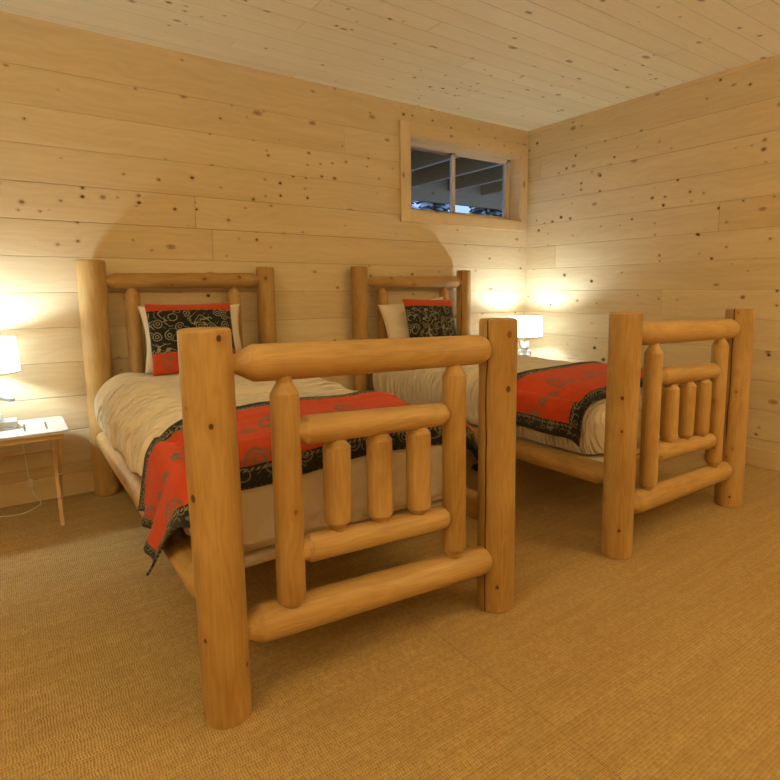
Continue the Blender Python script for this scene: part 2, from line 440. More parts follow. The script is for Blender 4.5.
# ------------------------------------------------------------------ the room
X0, Y0, H = -5.7, -5.9, 2.5417
T = .20
WX0, WX1, WZ0, WZ1 = -1.288, -.095, 1.752, 2.317     # window opening in back wall
bm = bmesh.new(); box(bm, X0 - T, T, Y0 - T, T, -.10, 0)
struct(obj('floor', bm, M['carpet']))
bm = bmesh.new(); box(bm, X0 - T, T, Y0 - T, T, H, H + .08)
struct(obj('ceiling', bm, M['ceil']))
bm = bmesh.new()
box(bm, X0, WX0, 0, T, 0, H); box(bm, WX1, T, 0, T, 0, H)
box(bm, WX0, WX1, 0, T, 0, WZ0); box(bm, WX0, WX1, 0, T, WZ1, H)
struct(obj('wall_back', bm, M['back']))
bm = bmesh.new(); box(bm, 0, T, Y0, 0, 0, H)
struct(obj('wall_right', bm, M['side']))
bm = bmesh.new(); box(bm, X0 - T, X0, Y0, T, 0, H)
struct(obj('wall_left', bm, M['side']))
bm = bmesh.new(); box(bm, X0 - T, T, Y0 - T, Y0, 0, H)
struct(obj('wall_front', bm, M['back']))
bm = bmesh.new(); box(bm, X0, -.014, -.014, 0, 0, .120, .003)
struct(obj('baseboard_back', bm, M['trim_h']))
bm = bmesh.new(); box(bm, -.014, 0, Y0, 0, 0, .120, .003)
struct(obj('baseboard_right', bm, M['trim_s']))
bm = bmesh.new(); box(bm, -.010, 0, Y0, 0, H - .028, H, .002)
struct(obj('trim_1', bm, M['trim_s']))

# window: casing, jambs, sliding sashes, glass
win = bpy.data.objects.new('window_1', None); COL.objects.link(win); struct(win)
win.location = ((WX0 + WX1) / 2, 0, WZ0); WO = Vector(win.location)
def wbox(name, mat, bx, bev=.002, parent=win):
    bm = bmesh.new()
    for b in bx:
        box(bm, b[0] - WO.x, b[1] - WO.x, b[2], b[3], b[4] - WO.z, b[5] - WO.z, bev)
    return obj(name, bm, mat, parent)
CW, CT = .092, .022
wbox('casing_side', M['trim_v'], [(WX0 - CW, WX0, -CT, 0, WZ0 - .084, WZ1 + CW)])
wbox('casing_side', M['trim_v'], [(WX1, WX1 + .075, -CT, 0, WZ0 - .084, WZ1 + .006)])
wbox('casing_head', M['trim_h'], [(WX0, WX1 + .075, -CT, 0, WZ1, WZ1 + CW)])
wbox('casing_sill', M['trim_h'], [(WX0, WX1 + .0, -CT, 0, WZ0 - .084, WZ0)])
JT = .012
wbox('jamb', M['trim_h'], [(WX0, WX0 + JT, -.004, .135, WZ0, WZ1), (WX1 - JT, WX1, -.004, .135, WZ0, WZ1),
                           (WX0, WX1, -.004, .135, WZ1 - JT, WZ1), (WX0, WX1, -.004, .135, WZ0, WZ0 + JT)], 0)
fx0, fx1, fz0, fz1 = WX0 + .004, WX1 - .004, WZ0 + .004, WZ1 - .004
F = .034
wbox('window_frame', M['vinyl'], [(fx0, fx0 + F, .118, .185, fz0, fz1), (fx1 - F, fx1, .118, .185, fz0, fz1),
                                  (fx0, fx1, .118, .185, fz1 - F, fz1), (fx0, fx1, .118, .185, fz0, fz0 + F)])
mx = -.748
def sash(a, b, y0, y1, mat, fr):
    z0, z1 = fz0 + F - .004, fz1 - F + .004
    f = wbox('sash', mat, [(a, a + fr, y0, y1, z0, z1), (b - fr, b, y0, y1, z0, z1), (a, b, y0, y1, z1 - .020, z1), (a, b, y0, y1, z0, z0 + .016)], .0015)
    g = wbox('pane', M['glass'], [(a + fr - .003, b - fr + .003, (y0 + y1) / 2 - .002, (y0 + y1) / 2 + .002, z0 + .012, z1 - .016)], 0, f)
    return f
sash(fx0 + F - .006, mx + .022, .150, .176, M['vinyl_dark'], .028)
sash(mx - .022, fx1 - F + .006, .122, .146, M['vinyl'], .036)

# outside: deck overhead, its joists and beam, snowy trees beyond
M['deck'] = plank_mat('weathered_deck_boards', 0, 1, .14, 0, (.52, .40, .24), (.40, .30, .17), .4, 71.0)
M['joist'] = plank_mat('deck_joist_wood', 1, 2, 3.0, -1, (.56, .43, .26), (.42, .32, .18), .4, 73.0, 60)
M['beam'] = plank_mat('deck_beam_wood', 0, 2, 3.0, -1, (.52, .41, .26), (.42, .32, .2), .4, 75.0, 60)
M['edge'] = plain('lit_joist_edge', (.90, .84, .72), .6)  # pale colour stands in for light on the joist edges
deck = thing('deck', 'weathered grey timber deck seen from below through the window', 'deck', (1.4, 1.4, 2.36))
bm = bmesh.new(); box(bm, -3.2, 3.2, -1.15, 1.35, .36, .40); obj('decking', bm, M['deck'], deck)
for k in range(9):
    x = -2.6 + k * .62
    bm = bmesh.new(); box(bm, x, x + .045, -1.15, 1.35, .17, .36); j = obj('joist', bm, M['joist'], deck)
    bm = bmesh.new(); box(bm, x + .008, x + .030, -1.14, 1.34, .160, .170); obj('lit_edge_strip', bm, M['edge'], j)  # strip paints the lit lower edge of the joist
bm = bmesh.new(); box(bm, -3.2, 3.2, 1.36, 1.42, 0.0, .36, .004); obj('beam', bm, M['beam'], deck)
for x in (-3.1, 3.1):
    bm = bmesh.new(); box(bm, x - .07, x + .07, 1.32, 1.46, -2.46, 0.0, .004); obj('post', bm, M['beam'], deck)
M['snow'] = N('snow'); M['snow'] = M['snow'].finish((.75, .80, .88), .8)
M['soil'] = plain('dark_wet_soil', (.07, .06, .05), .9)
M['needles'] = plain('spruce_needles', (.045, .07, .055), .9)
M['bark'] = plain('spruce_bark', (.09, .06, .045), .9)
bm = bmesh.new(); box(bm, -14, 30, .24, 40, -.12, -.02)
struct(obj('ground_outside', bm, M['soil']))
rng = random.Random(4)
tree_kinds = [('tall snow dusted spruce beyond the deck, leftmost seen through the window', 10.4, 18.0, 12.5), ('slim snow dusted spruce beyond the deck, second from the left through the window', 13.3, 19.0, 11.5),
              ('broad snow dusted spruce beyond the deck, at the middle of the right pane', 16.2, 18.4, 13.0), ('farther snow dusted spruce standing behind the nearer spruces outside', 15.6, 25.5, 14.5),
              ('snow dusted spruce beyond the deck, rightmost seen through the window', 19.4, 20.0, 12.5)]
for lab, tx, ty, th in tree_kinds:
    tr = thing('spruce_tree', lab, 'tree', (tx, ty, -.02), 0, 'spruces beyond the window')
    bm = bmesh.new(); tube(bm, [(0, 0, 0), (0, 0, th * .5), (0, 0, th)], [.16, .10, .02], 8); obj('trunk', bm, M['bark'], tr, True)
    bn = bmesh.new(); bs = bmesh.new()
    z = 2.6
    while z < th - .2:
        R = (1 - z / th) * 1.55 + .12
        nb = 17
        for k in range(nb):
            a = 2 * PI * k / nb + rng.random() * .6; L = R * rng.uniform(.7, 1.1)
            d = Vector((math.cos(a), math.sin(a), 0)); sd = Vector((-d.y, d.x, 0))
            zc = z + rng.uniform(-.12, .12); w = .08 + L * .07
            ctr = [Vector((0, 0, zc)) + d * (L * t) + Vector((0, 0, -.22 * L * t * t + .05 * t)) for t in (0, .35, .7, 1.0)]
            for bb, dz, sw in ((bn, 0.0, 1.0), (bs, .035, .62)):
                if bb is bs and rng.random() < .30: continue
                prev = None
                for t, cpt in zip((0, .35, .7, 1.0), ctr):
                    ww = w * sw * (1 - .75 * t) + .015
                    cur = [bb.verts.new(cpt + sd * ww + Vector((0, 0, dz - .07))), bb.verts.new(cpt + Vector((0, 0, dz + .03))), bb.verts.new(cpt - sd * ww + Vector((0, 0, dz - .07)))]
                    if prev:
                        bb.faces.new((prev[0], prev[1], cur[1], cur[0])); bb.faces.new((prev[1], prev[2], cur[2], cur[1]))
                    prev = cur
        z += .21
    obj('foliage', bn, M['needles'], tr); obj('snow', bs, M['snow'], tr)

# ------------------------------------------------------------------ logs
def log_bm(L, r0, r1, e0, e1, seed, seg=30, wob=.026):
    """axis along +Z from 0 to L. e = list of (distance from the end, radius factor), outermost first"""
    st = []
    for d, f in e0: st.append((d, f))
    d_in0 = e0[-1][0]; d_in1 = e1[-1][0]
    n = max(4, int((L - d_in0 - d_in1) / .035))
    for i in range(1, n): st.append((d_in0 + (L - d_in0 - d_in1) * i / n, 1.0))
    for d, f in reversed(e1): st.append((L - d, f))
    bm = bmesh.new(); rings = []
    ph = seed * 3.71
    for z, f in st:
        r = r0 + (r1 - r0) * z / L
        ring = []
        for k in range(seg):
            a = 2 * PI * k / seg
            nn = noise.noise(Vector((math.cos(a) * 1.1 + ph, math.sin(a) * 1.1, z * 2.2 + ph))) * wob * 1.6
            nn += noise.noise(Vector((math.cos(a) * 2.6 + ph, math.sin(a) * 2.6, z * 7 - ph))) * wob * .6
            rr = r * f * (1 + nn)
            ring.append(bm.verts.new((rr * math.cos(a), rr * math.sin(a), z)))
        rings.append(ring)
    for A, B in zip(rings, rings[1:]):
        for k in range(seg): bm.faces.new((A[k], A[(k + 1) % seg], B[(k + 1) % seg], B[k]))
    bm.faces.new(rings[0][::-1]); bm.faces.new(rings[-1])
    return bm
FLAT = [(0, .88), (.0015, .94), (.006, .985), (.013, 1.0)]          # sawn end, eased rim
FOOT = [(0, .96), (.006, 1.0)]
def cone(t, c, f=.52): return [(0, f * .9), (t, f), (t + c, .985), (t + c + .006, 1.0)]   # tenon then chamfer
def rnd(t, c, f=.55): return [(0, f * .9), (t, f), (t + c * .12, .74), (t + c * .35, .88), (t + c * .65, .97), (t + c, 1.0)]

LOGN = [0]
def log(parent, name, p0, p1, r0, r1, e0, e1, mat=None):
    p0, p1 = Vector(p0), Vector(p1); d = p1 - p0
    LOGN[0] += 1
    o = obj(name, log_bm(d.length, r0, r1, e0, e1, LOGN[0] * 1.37), mat or M['log'], parent, angle=21)
    o.location = p0
    o.rotation_mode = 'QUATERNION'; o.rotation_quaternion = d.to_track_quat('Z', 'Y') if abs(d.normalized().z) < .9 else Vector((0, 0, 1)).rotation_difference(d)
    return o

def on_log(r, th, z): return (r * math.cos(math.radians(th)), r * math.sin(math.radians(th)), z)

BW, BY = .98, -.090       # post spacing, foot and head line
def make_bed(xl, label, var):
    fyl, fyr = var['fy']; cx = xl + BW / 2; cy = (fyl + BY) / 2
    fy = lambda x: fyl + (fyr - fyl) * x / BW
    root = thing('log_bed', label, 'bed', (cx, cy, 0), 0, 'twin log beds')
    def P(x, y, z): return (x - BW / 2, y - cy, z)
    v = var
    # foot posts
    log(root, 'foot_post', P(v['bx'], fyl, 0), P(0, fyl, v['hf'][0]), v['rf'][0], v['rf'][0] * 1.02, FOOT, FLAT, v['m_fl'])
    log(root, 'foot_post', P(v['fx'], fyr, 0), P(v['fx'], fyr, v['hf'][1]), v['rf'][1], v['rf'][1] * .99, FOOT, FLAT, v['m_fr'])
    # head posts
    log(root, 'head_post', P(v['hx'], BY + .0, 0), P(0, BY, v['hh'][0]), v['rh'][0] * .90, v['rh'][0], FOOT, FLAT, v.get('m_hl'))
    log(root, 'head_post', P(BW, BY, 0), P(BW, BY, v['hh'][1]), v['rh'][1], v['rh'][1] * .98, FOOT, FLAT, v.get('m_hr'))
    # footboard
    c6 = cone(.045, .045)
    log(root, 'top_rail', P(.025, fy(.025), .958), P(BW - .025, fy(BW), .944), .0505, .051, c6, rnd(.04, .05), v.get('m_top'))
    log(root, 'bottom_rail', P(.025, fy(.025), v['bz'][0]), P(BW - .025, fy(BW), v['bz'][1]), .053, .050, cone(.045, .035, .6), rnd(.022, .05, .6))
    sx = (.196, .772)
    for i, x in enumerate(sx):
        log(root, 'stile', P(x, fy(x) - .012, .246), P(x, fy(x) - .012, .935), .0400, .0395, cone(.012, .022, .62), cone(.035, .030, .55), v.get('m_st') if i == 0 else None)
    log(root, 'mid_rail', P(sx[0] + .02, fy(sx[0]) - .012, .760), P(sx[1] - .02, fy(sx[1]) - .012, .745), .042, .037, cone(.026, .012, .75), rnd(.016, .03, .6))
    log(root, 'mid_rail', P(sx[0] + .02, fy(sx[0]) - .012, .415), P(sx[1] - .02, fy(sx[1]) - .012, .392), .041, .037, cone(.026, .010, .8), rnd(.012, .03, .6))
    for x in (.345, .487, .629):
        log(root, 'spindle', P(x, fy(x) - .012, .434 - (x - .345) * .08), P(x, fy(x) - .012, .742), .0395, .0395, cone(.020, .022, .55), cone(.022, .022, .5))
    # headboard
    log(root, 'top_rail', P(.025, BY, 1.205), P(BW - .025, BY, 1.213), .043, .047, cone(.045, .04), cone(.04, .02, .7))
    log(root, 'bottom_rail', P(.025, BY, .205), P(BW - .025, BY, .205), .050, .050, c6, c6)
    for x in sx:
        log(root, 'stile', P(x, BY, .235), P(x, BY, 1.19), .041, .041, rnd(.02, .025, .6), cone(.03, .03, .5))
    # side rails and slats
    for x in (0.0, BW):
        log(root, 'side_rail', P(x, fy(x) + .050, .335), P(x, BY - .045, .335), .050, .050, cone(.024, .03, .70), cone(.03, .03, .7))
    for k in range(5):
        y = fyl + .28 + k * .40
        bm = bmesh.new(); box(bm, .03 - BW / 2, BW - .03 - BW / 2, y - .045 - cy, y + .045 - cy, .280, .300, .002); obj('slat', bm, M['table_wood'], root)
    return root

XL, XR = -3.4714, -1.7949
rF = .064
m_fl = log_mat('peeled_log_knotted', knots=[on_log(rF, -76, 1.03) + (.008,), on_log(rF, -104, .815) + (.007,), on_log(rF, -160, .63) + (.010,), on_log(rF, -150, .25) + (.006,), on_log(rF, -45, .15) + (.007,)], tone=.05)
m_fr = log_mat('peeled_log_split', cracks=[(-168, -.1, 1.2, .065)], knots=[on_log(.064, -100, .81) + (.011,), on_log(.064, -128, .10) + (.008,)], tone=.05)
m_tl = log_mat('peeled_log_rail_split', cracks=[(-80, -.1, .62, .05), (-25, .60, 1.1, .05)])
m_rfl = log_mat('peeled_log_dark_knots', knots=[on_log(.064, -146, .70) + (.008,), on_log(.064, -143, .56) + (.006,), on_log(.064, -140, .13) + (.007,)])
m_rfr = log_mat('peeled_log_split_post', cracks=[(-176, .35, 1.2, .064)], knots=[on_log(.064, -150, .62) + (.007,), on_log(.064, -150, .32) + (.008,), on_log(.064, -150, .06) + (.008,)])
m_hr = log_mat('peeled_log_split_headpost', cracks=[(-150, .5, 1.4, .06)], tone=.05)
make_bed(XL, 'log bed nearest the camera, beside the table at the left wall edge', dict(hf=(1.052, 1.047), fy=(-2.250, -2.282), fx=.972, bx=.011, rf=(.0630, .0670), hh=(1.316, 1.298), rh=(.072, .058), hx=.0, bz=(.232, .188), m_fl=m_fl, m_fr=m_fr, m_top=m_tl))
make_bed(XR, 'farther log bed, on the right under the small window', dict(hf=(1.052, 1.045), fy=(-2.300, -2.300), fx=.98, bx=0.0, rf=(.0655, .069), hh=(1.318, 1.306), rh=(.060, .062), hx=.0, bz=(.208, .200), m_fl=m_rfl, m_fr=m_rfr, m_hr=m_hr))

# ------------------------------------------------------------------ mattress, duvet, throw
def rounded_box(x0, x1, y0, y1, z0, z1, r, nx, ny, nz):
    """closed grid box with rounded edges; returns bmesh"""
    bm = bmesh.new(); V = {}
    def lin(a, b, n): return [a + (b - a) * i / n for i in range(n + 1)]
    xs, ys, zs = lin(x0, x1, nx), lin(y0, y1, ny), lin(z0, z1, nz)
    def vert(i, j, k):
        key = (i, j, k)
        if key not in V:
            p = Vector((xs[i], ys[j], zs[k]))
            q = Vector((min(max(p.x, x0 + r), x1 - r), min(max(p.y, y0 + r), y1 - r), min(max(p.z, z0 + r), z1 - r)))
            d = p - q
            V[key] = bm.verts.new(q + d.normalized() * r if d.length > 1e-9 else p)
        return V[key]
    for i in range(nx):
        for j in range(ny):
            bm.faces.new((vert(i, j, 0), vert(i, j + 1, 0), vert(i + 1, j + 1, 0), vert(i + 1, j, 0)))
            bm.faces.new((vert(i, j, nz), vert(i + 1, j, nz), vert(i + 1, j + 1, nz), vert(i, j + 1, nz)))
    for i in range(nx):
        for k in range(nz):
            bm.faces.new((vert(i, 0, k), vert(i + 1, 0, k), vert(i + 1, 0, k + 1), vert(i, 0, k + 1)))
            bm.faces.new((vert(i, ny, k), vert(i, ny, k + 1), vert(i + 1, ny, k + 1), vert(i + 1, ny, k)))
    for j in range(ny):
        for k in range(nz):
            bm.faces.new((vert(0, j, k), vert(0, j, k + 1), vert(0, j + 1, k + 1), vert(0, j + 1, k)))
            bm.faces.new((vert(nx, j, k), vert(nx, j + 1, k), vert(nx, j + 1, k + 1), vert(nx, j, k + 1)))
    return bm

def fbm(p, o=3):
    a, s = 0.0, 1.0
    for _ in range(o):
        a += s * noise.noise(p); p = p * 2.1 + Vector((3.1, 1.7, 2.3)); s *= .5
    return a

DZ0, DZ1 = .387, .675
def make_bedding(xl, var, seed):
    cx = xl + BW / 2
    bm = rounded_box(cx - .425, cx + .425, -2.118, -.19, .325, .372, .022, 30, 60, 5)
    for v in bm.verts:
        v.co.z += .003 * noise.noise(v.co * 9)
        if v.co.y < -2.0 and v.co.z < .345: v.co.z += .012 * noise.noise(Vector((v.co.x * 9 + seed, 0, 0)))
    m = obj('mattress', bm, M['mattress'], smooth=True)
    tag(m, var['mlabel'], 'mattress', 'mattresses on the log beds')
    hw = .474
    bm = rounded_box(cx - hw, cx + hw, -2.150, -.175, DZ0 - .075, DZ1, .130, 100, 460, 30)
    for v in bm.verts:
        if v.co.z < DZ0: v.co.z = DZ0 + .0005 * (v.co.z - DZ0)
    bm.normal_update()
    moves = []
    for v in bm.verts:
        p = v.co.copy(); n = v.normal.copy()
        rx = (p.x - cx) / hw
        side = max(0.0, abs(rx) - .55) / .45
        hang = max(0.0, min(1.0, (DZ1 - p.z) / (DZ1 - DZ0)))
        # long folds that run across the bed and swing down the side
        swing = p.y + .05 * noise.noise(Vector((p.x * 2.2, p.y * 1.5, seed))) + (.10 if rx < 0 else -.1) * hang
        q = Vector((p.x * 1.1, swing * 10.0, seed + hang * .5))
        ridge = min(1.0, abs(fbm(q, 2)) * 2.4)
        q2 = Vector((p.x * 1.9 + hang * .4, swing * 24, seed * 2 + hang * .6))
        ridge2 = min(1.0, abs(noise.noise(q2)) * 2.8)
        wk = var['wrinkle'] * (1.0 if p.y > -1.7 else .5)
        patch = .55 + .9 * max(0, .5 + noise.noise(Vector((p.x * 1.6, p.y * 1.8, seed + 5))))
        m_ = max(side, hang)
        d = wk * ((.004 + .022 * m_) * ridge + patch * (.006 + .017 * m_) * ridge2) + .010 * fbm(Vector((p.x * 2, p.y * 2, p.z * 2 + seed)), 2)
        if p.z < DZ0 + .03: d *= .35
        off_b = .014 * math.sin(PI * min(1, max(0, (p.z - DZ0) / (DZ1 - DZ0))))
        off = n * (d + off_b * (1 - abs(n.z)))
        # overall loft: crown in the middle, sag towards the foot
        top = max(0.0, n.z)
        off.z += top * (.020 * (1 - rx * rx) - .018 * max(0, (-p.y - .9)) / 1.2)
        if n.y < -.5: off.y = max(off.y, -.01)
        # bottom hem wave
        if p.z < DZ0 + .02: off.z = max(off.z, 0.0) + .002 if abs(rx) < .86 else off.z * .3
        moves.append((v, off))
    for v, off in moves: v.co += off
    du = obj('duvet', bm, M['duvet'], smooth=True)
    tag(du, var['dlabel'], 'duvet', 'cream duvets')
    return du

def bvh_of(o):
    bm = bmesh.new(); bm.from_mesh(o.data); t = BVHTree.FromBMesh(bm); bm.free(); return t

d1 = make_bedding(XL, dict(mlabel='white mattress under the duvet of the near left log bed', dlabel='wrinkled cream duvet on the near left log bed', wrinkle=1.0), 1.3)
d2 = make_bedding(XR, dict(mlabel='white mattress under the duvet of the right log bed', dlabel='cream duvet on the right log bed below the window', wrinkle=.30), 7.9)

def make_throw(xl, du, mode, label, mat_name):
    cx = xl + BW / 2; hw = .528; R = .13; END = -2.160; top = DZ1 + .025
    tree = bvh_of(du)
    def wrap(d, w):
        """distance from the centre line -> horizontal position, drop"""
        s = 1 if d >= 0 else -1; d = abs(d); a = w - R
        if d <= a: return s * d, 0.0
        t = (d - a) / R
        if t < PI / 2: return s * (a + R * math.sin(t)), R * (1 - math.cos(t))
        return s * w, R + (d - a - R * PI / 2)
    Wl, Wr = (.80, .64) if mode == 'left' else (.70, .68)      # reach across from centre to each hem
    W = Wl + Wr; Lm = .66 if mode == 'left' else .60
    nx, ny = 120, 70
    bm = bmesh.new(); uvl = bm.loops.layers.uv.new('UVMap'); grid = []; UV = {}
    for i in range(nx + 1):
        s = i / nx; d = -Wl + W * s
        hx, dx = wrap(d, hw)
        col = []
        for j in range(ny + 1):
            v = j / ny
            if mode == 'left':
                t = max(0.0, min(1.0, (dx - .08) / .36)) if d < 0 else 0.0
                far = -1.575 + .02 * math.sin(d * 5) - .05 * min(1, max(0, -d - .2) / .3) + .07 * t
                near = -2.205 + .012 * math.sin(d * 7 + 1) + t * .50
            else:
                t = max(0.0, min(1.0, (dx - .02) / .2)) if d < 0 else 0.0
                far = -1.53 + .025 * math.sin(d * 6) + .03 * d
                near = -2.115 + .02 * math.sin(d * 5) + .02 * d + t * .0
            yu = far + (near - far) * v
            # foot-end roll over
            yc, yd = (yu, 0.0)
            if yu < END + R:
                tt = (END + R - yu) / R
                if tt < PI / 2: yc, yd = END + R - R * math.sin(tt), R * (1 - math.cos(tt))
                else: yc, yd = END, R + (END + R - R * PI / 2 - yu)
            x = cx + hx; z = top - dx - yd
            if mode == 'left' and d < 0 and dx > .06:
                # gathered folds of the hanging side, with a long twisted corner
                k = max(0.0, min(1.0, (dx - .06) / .3))
                fold = .5 + .5 * math.sin(v * 17 + 1.2 + k * .8)
                x -= k * (.018 + .034 * fold * (.35 + .65 * v) + .035 * v ** 4)
                z -= k * (.02 * fold + (.13 * (v ** 2) - .02))
                yc += k * .012 * math.cos(v * 17)
            elif mode == 'right' and d < 0 and dx > .03:
                k = min(1.0, (dx - .03) / .12)
                x -= k * (.012 + .012 * math.sin(v * 11))
            p = Vector((x, yc, z))
            p.z += .006 * noise.noise(Vector((x * 5, yc * 5, 3)))
            co, nn, idx, dist = tree.find_nearest(p)
            if co is not None and dist < .3:
                sd = (p - co).dot(nn)
                if sd < .014 or (dx < .05 and yd < .03 and sd < .06):
                    p = co + nn * (.014 + .006 * max(0, noise.noise(p * 6)))
            vv = bm.verts.new(p); UV[vv] = (W * s, Lm * v); col.append(vv)
        grid.append(col)
    for i in range(nx):
        for j in range(ny):
            f = bm.faces.new((grid[i][j], grid[i][j + 1], grid[i + 1][j + 1], grid[i + 1][j]))
            for l in f.loops: l[uvl].uv = UV[l.vert]
    bmesh.ops.recalc_face_normals(bm, faces=bm.faces)
    for _ in range(2): bmesh.ops.smooth_vert(bm, verts=[v for v in bm.verts if not v.is_boundary], factor=.4, use_axis_x=True, use_axis_y=True, use_axis_z=True)
    o = obj('throw_blanket', bm, throw_mat(mat_name, W, Lm, .5 if mode == 'left' else 1.0), smooth=True)
    up = sum(p.normal.z for p in o.data.polygons)
    if up < 0: o.data.flip_normals()
    so = o.modifiers.new('thick', 'SOLIDIFY'); so.thickness = .007; so.offset = 1
    bake(o)
    tag(o, label, 'blanket', 'red and black throws')
    return o
make_throw(XL, d1, 'left', 'red throw with black scroll border hanging off the side of the near left bed', 'red_throw_wool_hanging')
make_throw(XR, d2, 'right', 'red throw with black scroll border folded flat on the right bed', 'red_throw_wool_flat')

# ------------------------------------------------------------------ pillows and cushions
def pillow_obj(name, w, h, t, mat, seed, pinch=.06, uv=False, crease=.006):
    n = 44; bm = bmesh.new(); uvl = bm.loops.layers.uv.new('UVMap'); UV = {}
    def grid(sign):
        g = []
        for i in range(n + 1):
            c = []
            for j in range(n + 1):
                a, b = -1 + 2 * i / n, -1 + 2 * j / n
                if sign < 0 and (i in (0, n) or j in (0, n)): c.append(G[0][i][j]); continue
                th = t / 2 * (max(0, 1 - abs(a) ** 2.2) ** .62) * (max(0, 1 - abs(b) ** 2.2) ** .62)
                x = a * w / 2 * (1 - pinch * (1 - abs(a)) * 0 - pinch * .9 * (1 - b * b) * abs(a) ** 3 * .8)
                z = b * h / 2 * (1 - pinch * .9 * (1 - a * a) * abs(b) ** 3 * .8)
                cr = crease * fbm(Vector((a * 3 + seed, b * 3, sign)), 3) * (1 - max(abs(a), abs(b)) ** 4)
                v = bm.verts.new((x, -sign * (th + cr), z)); UV[v] = ((a + 1) / 2 * w, (b + 1) / 2 * h); c.append(v)
            g.append(c)
        return g
    G = []
    G.append(grid(1)); G.append(grid(-1))
    for s_, g in zip((1, -1), G):
        for i in range(n):
            for j in range(n):
                q = (g[i][j], g[i + 1][j], g[i + 1][j + 1], g[i][j + 1])
                f = bm.faces.new(q if s_ > 0 else q[::-1])
                for l in f.loops: l[uvl].uv = UV[l.vert]
    return obj(name, bm, mat, smooth=True)

def place(o, x, y, zb, h, lean, roll=0.0, yaw=0.0):
    """stand it with its lower edge at zb, leaning back by lean degrees"""
    o.rotation_euler = Euler((math.radians(-lean), math.radians(roll), math.radians(yaw)), 'XYZ')
    o.location = (x, y, zb + h / 2 * math.cos(math.radians(lean)))

t1, t2 = bvh_of(d1), bvh_of(d2)
def rest(tree, x, y):
    hit = tree.ray_cast(Vector((x, y, 2)), Vector((0, 0, -1)))[0]
    return hit.z if hit else DZ1
def add_pillow(name, w, h, t, mat, seed, pinch, crease, tree, x, y, lean, roll, label, cat, grp):
    p = pillow_obj(name, w, h, t, mat, seed, pinch, crease=crease)
    yb = y - math.sin(math.radians(lean)) * h / 2
    place(p, x, y, rest(tree, x, yb) - .001, h, lean, roll)
    tag(p, label, cat, grp); return p
add_pillow('pillow', .575, .385, .16, M['pillow'], 2.0, .13, .010, t1, -2.985, -.235, 15, 0, 'ivory pillow behind the patterned cushion on the near left bed', 'pillow', 'ivory pillows')
add_pillow('pillow', .60, .39, .16, M['pillow'], 6.0, .13, .012, t2, -1.39, -.235, 15, -5, 'ivory pillow behind the patterned cushion on the right bed', 'pillow', 'ivory pillows')
add_pillow('cushion', .46, .40, .11, cushion_mat('black_scroll_cushion_weave', .40, .046, .115, .37), 3.0, .05, .003, t1, -3.03, -.385, 17, 0, 'black cushion with grey scrolls and red bands on the near left bed', 'cushion', 'scroll cushions')
add_pillow('cushion', .45, .40, .11, cushion_mat('black_scroll_cushion_fabric', .40, .060, .06, 1.91), 8.0, .05, .003, t2, -1.36, -.385, 17, 1.5, 'black scroll cushion with red top band on the right bed', 'cushion', 'scroll cushions')

# ------------------------------------------------------------------ tray tables
TZ = .47
def tray_table(xc, label):
    t = thing('tray_table', label, 'table', (xc, -.255, 0), 0, 'folding tray tables')
    hw, hd = .31, .205
    bm = bmesh.new()
    fs = box(bm, -hw, hw, -hd, hd, TZ - .016, TZ)
    ve = [e for e in bm.edges if abs(e.verts[0].co.z - e.verts[1].co.z) > .01]
    bmesh.ops.bevel(bm, geom=ve, offset=.035, segments=6, profile=.5, affect='EDGES')
    te = [e for e in bm.edges if abs(e.verts[0].co.z - e.verts[1].co.z) < .001 and len(e.link_faces) == 2 and any(abs(f.normal.z) < .5 for f in e.link_faces)]
    bmesh.ops.bevel(bm, geom=te, offset=.003, segments=2, profile=.5, affect='EDGES')
    bmesh.ops.recalc_face_normals(bm, faces=bm.faces)
    top = obj('table_top', bm, M['tray'], t)
    bc = bmesh.new()
    for x in (.135, .225, -.135, -.225): box(bc, x - .004, x + .004, -.115, .075, TZ - .05, TZ + .05)
    bmesh.ops.recalc_face_normals(bc, faces=bc.faces)
    cut = obj('cutter', bc, None, t)
    mod = top.modifiers.new('slots', 'BOOLEAN'); mod.operation = 'DIFFERENCE'; mod.object = cut; mod.solver = 'EXACT'
    bake(top); bpy.data.objects.remove(cut)
    for s_ in (-1, 1):
        bm = bmesh.new(); box(bm, -hw + .02, hw - .02, s_ * (hd - .03) - .009, s_ * (hd - .03) + .009, TZ - .044, TZ - .0165, .002)
        obj('apron', bm, M['table_wood'], t)
    def leg(x, y0, y1, w, mat):
        bm = bmesh.new(); a = Vector((x, y0, 0)); b = Vector((x, y1, TZ - .03)); d = (b - a); L = d.length
        box(bm, -.0085, .0085, -w / 2, w / 2, .0, L, .002)
        ang = math.atan2(-(y1 - y0), TZ - .03)
        bmesh.ops.transform(bm, matrix=Matrix.Translation(a) @ Matrix.Rotation(ang, 4, 'X'), verts=bm.verts)
        for v in bm.verts:
            if v.co.z < .012: v.co.z = 0.0
        return obj('leg', bm, mat, t)
    for s_ in (-1, 1):
        leg(s_ * .250, -.218, .165, .024, M['leg_wood'])
        leg(s_ * .268, .112, -.165, .024, M['leg_wood'])
        bm = bmesh.new(); tube(bm, [(s_ * .236, -.037, .208), (s_ * .282, -.037, .208)], .005, 10); obj('pivot_bolt', bm, M['metal'], t)
    bm = bmesh.new(); tube(bm, [(-.25, .06, .32), (.25, .06, .32)], .008, 10); obj('stretcher', bm, M['table_wood'], t)
    return t
tray_table(-3.968, 'small white topped folding tray table left of the near bed')
tray_table(-.355, 'small folding tray table in the far corner, hidden behind the right bed')

# ------------------------------------------------------------------ lamps
def ellipsoid(bm, c, r, rot=(0, 0, 0), seg=3):
    m = Matrix.Translation(c) @ Euler(rot).to_matrix().to_4x4() @ Matrix.Diagonal((r[0], r[1], r[2], 1))
    bmesh.ops.create_icosphere(bm, subdivisions=seg, radius=1, matrix=m)

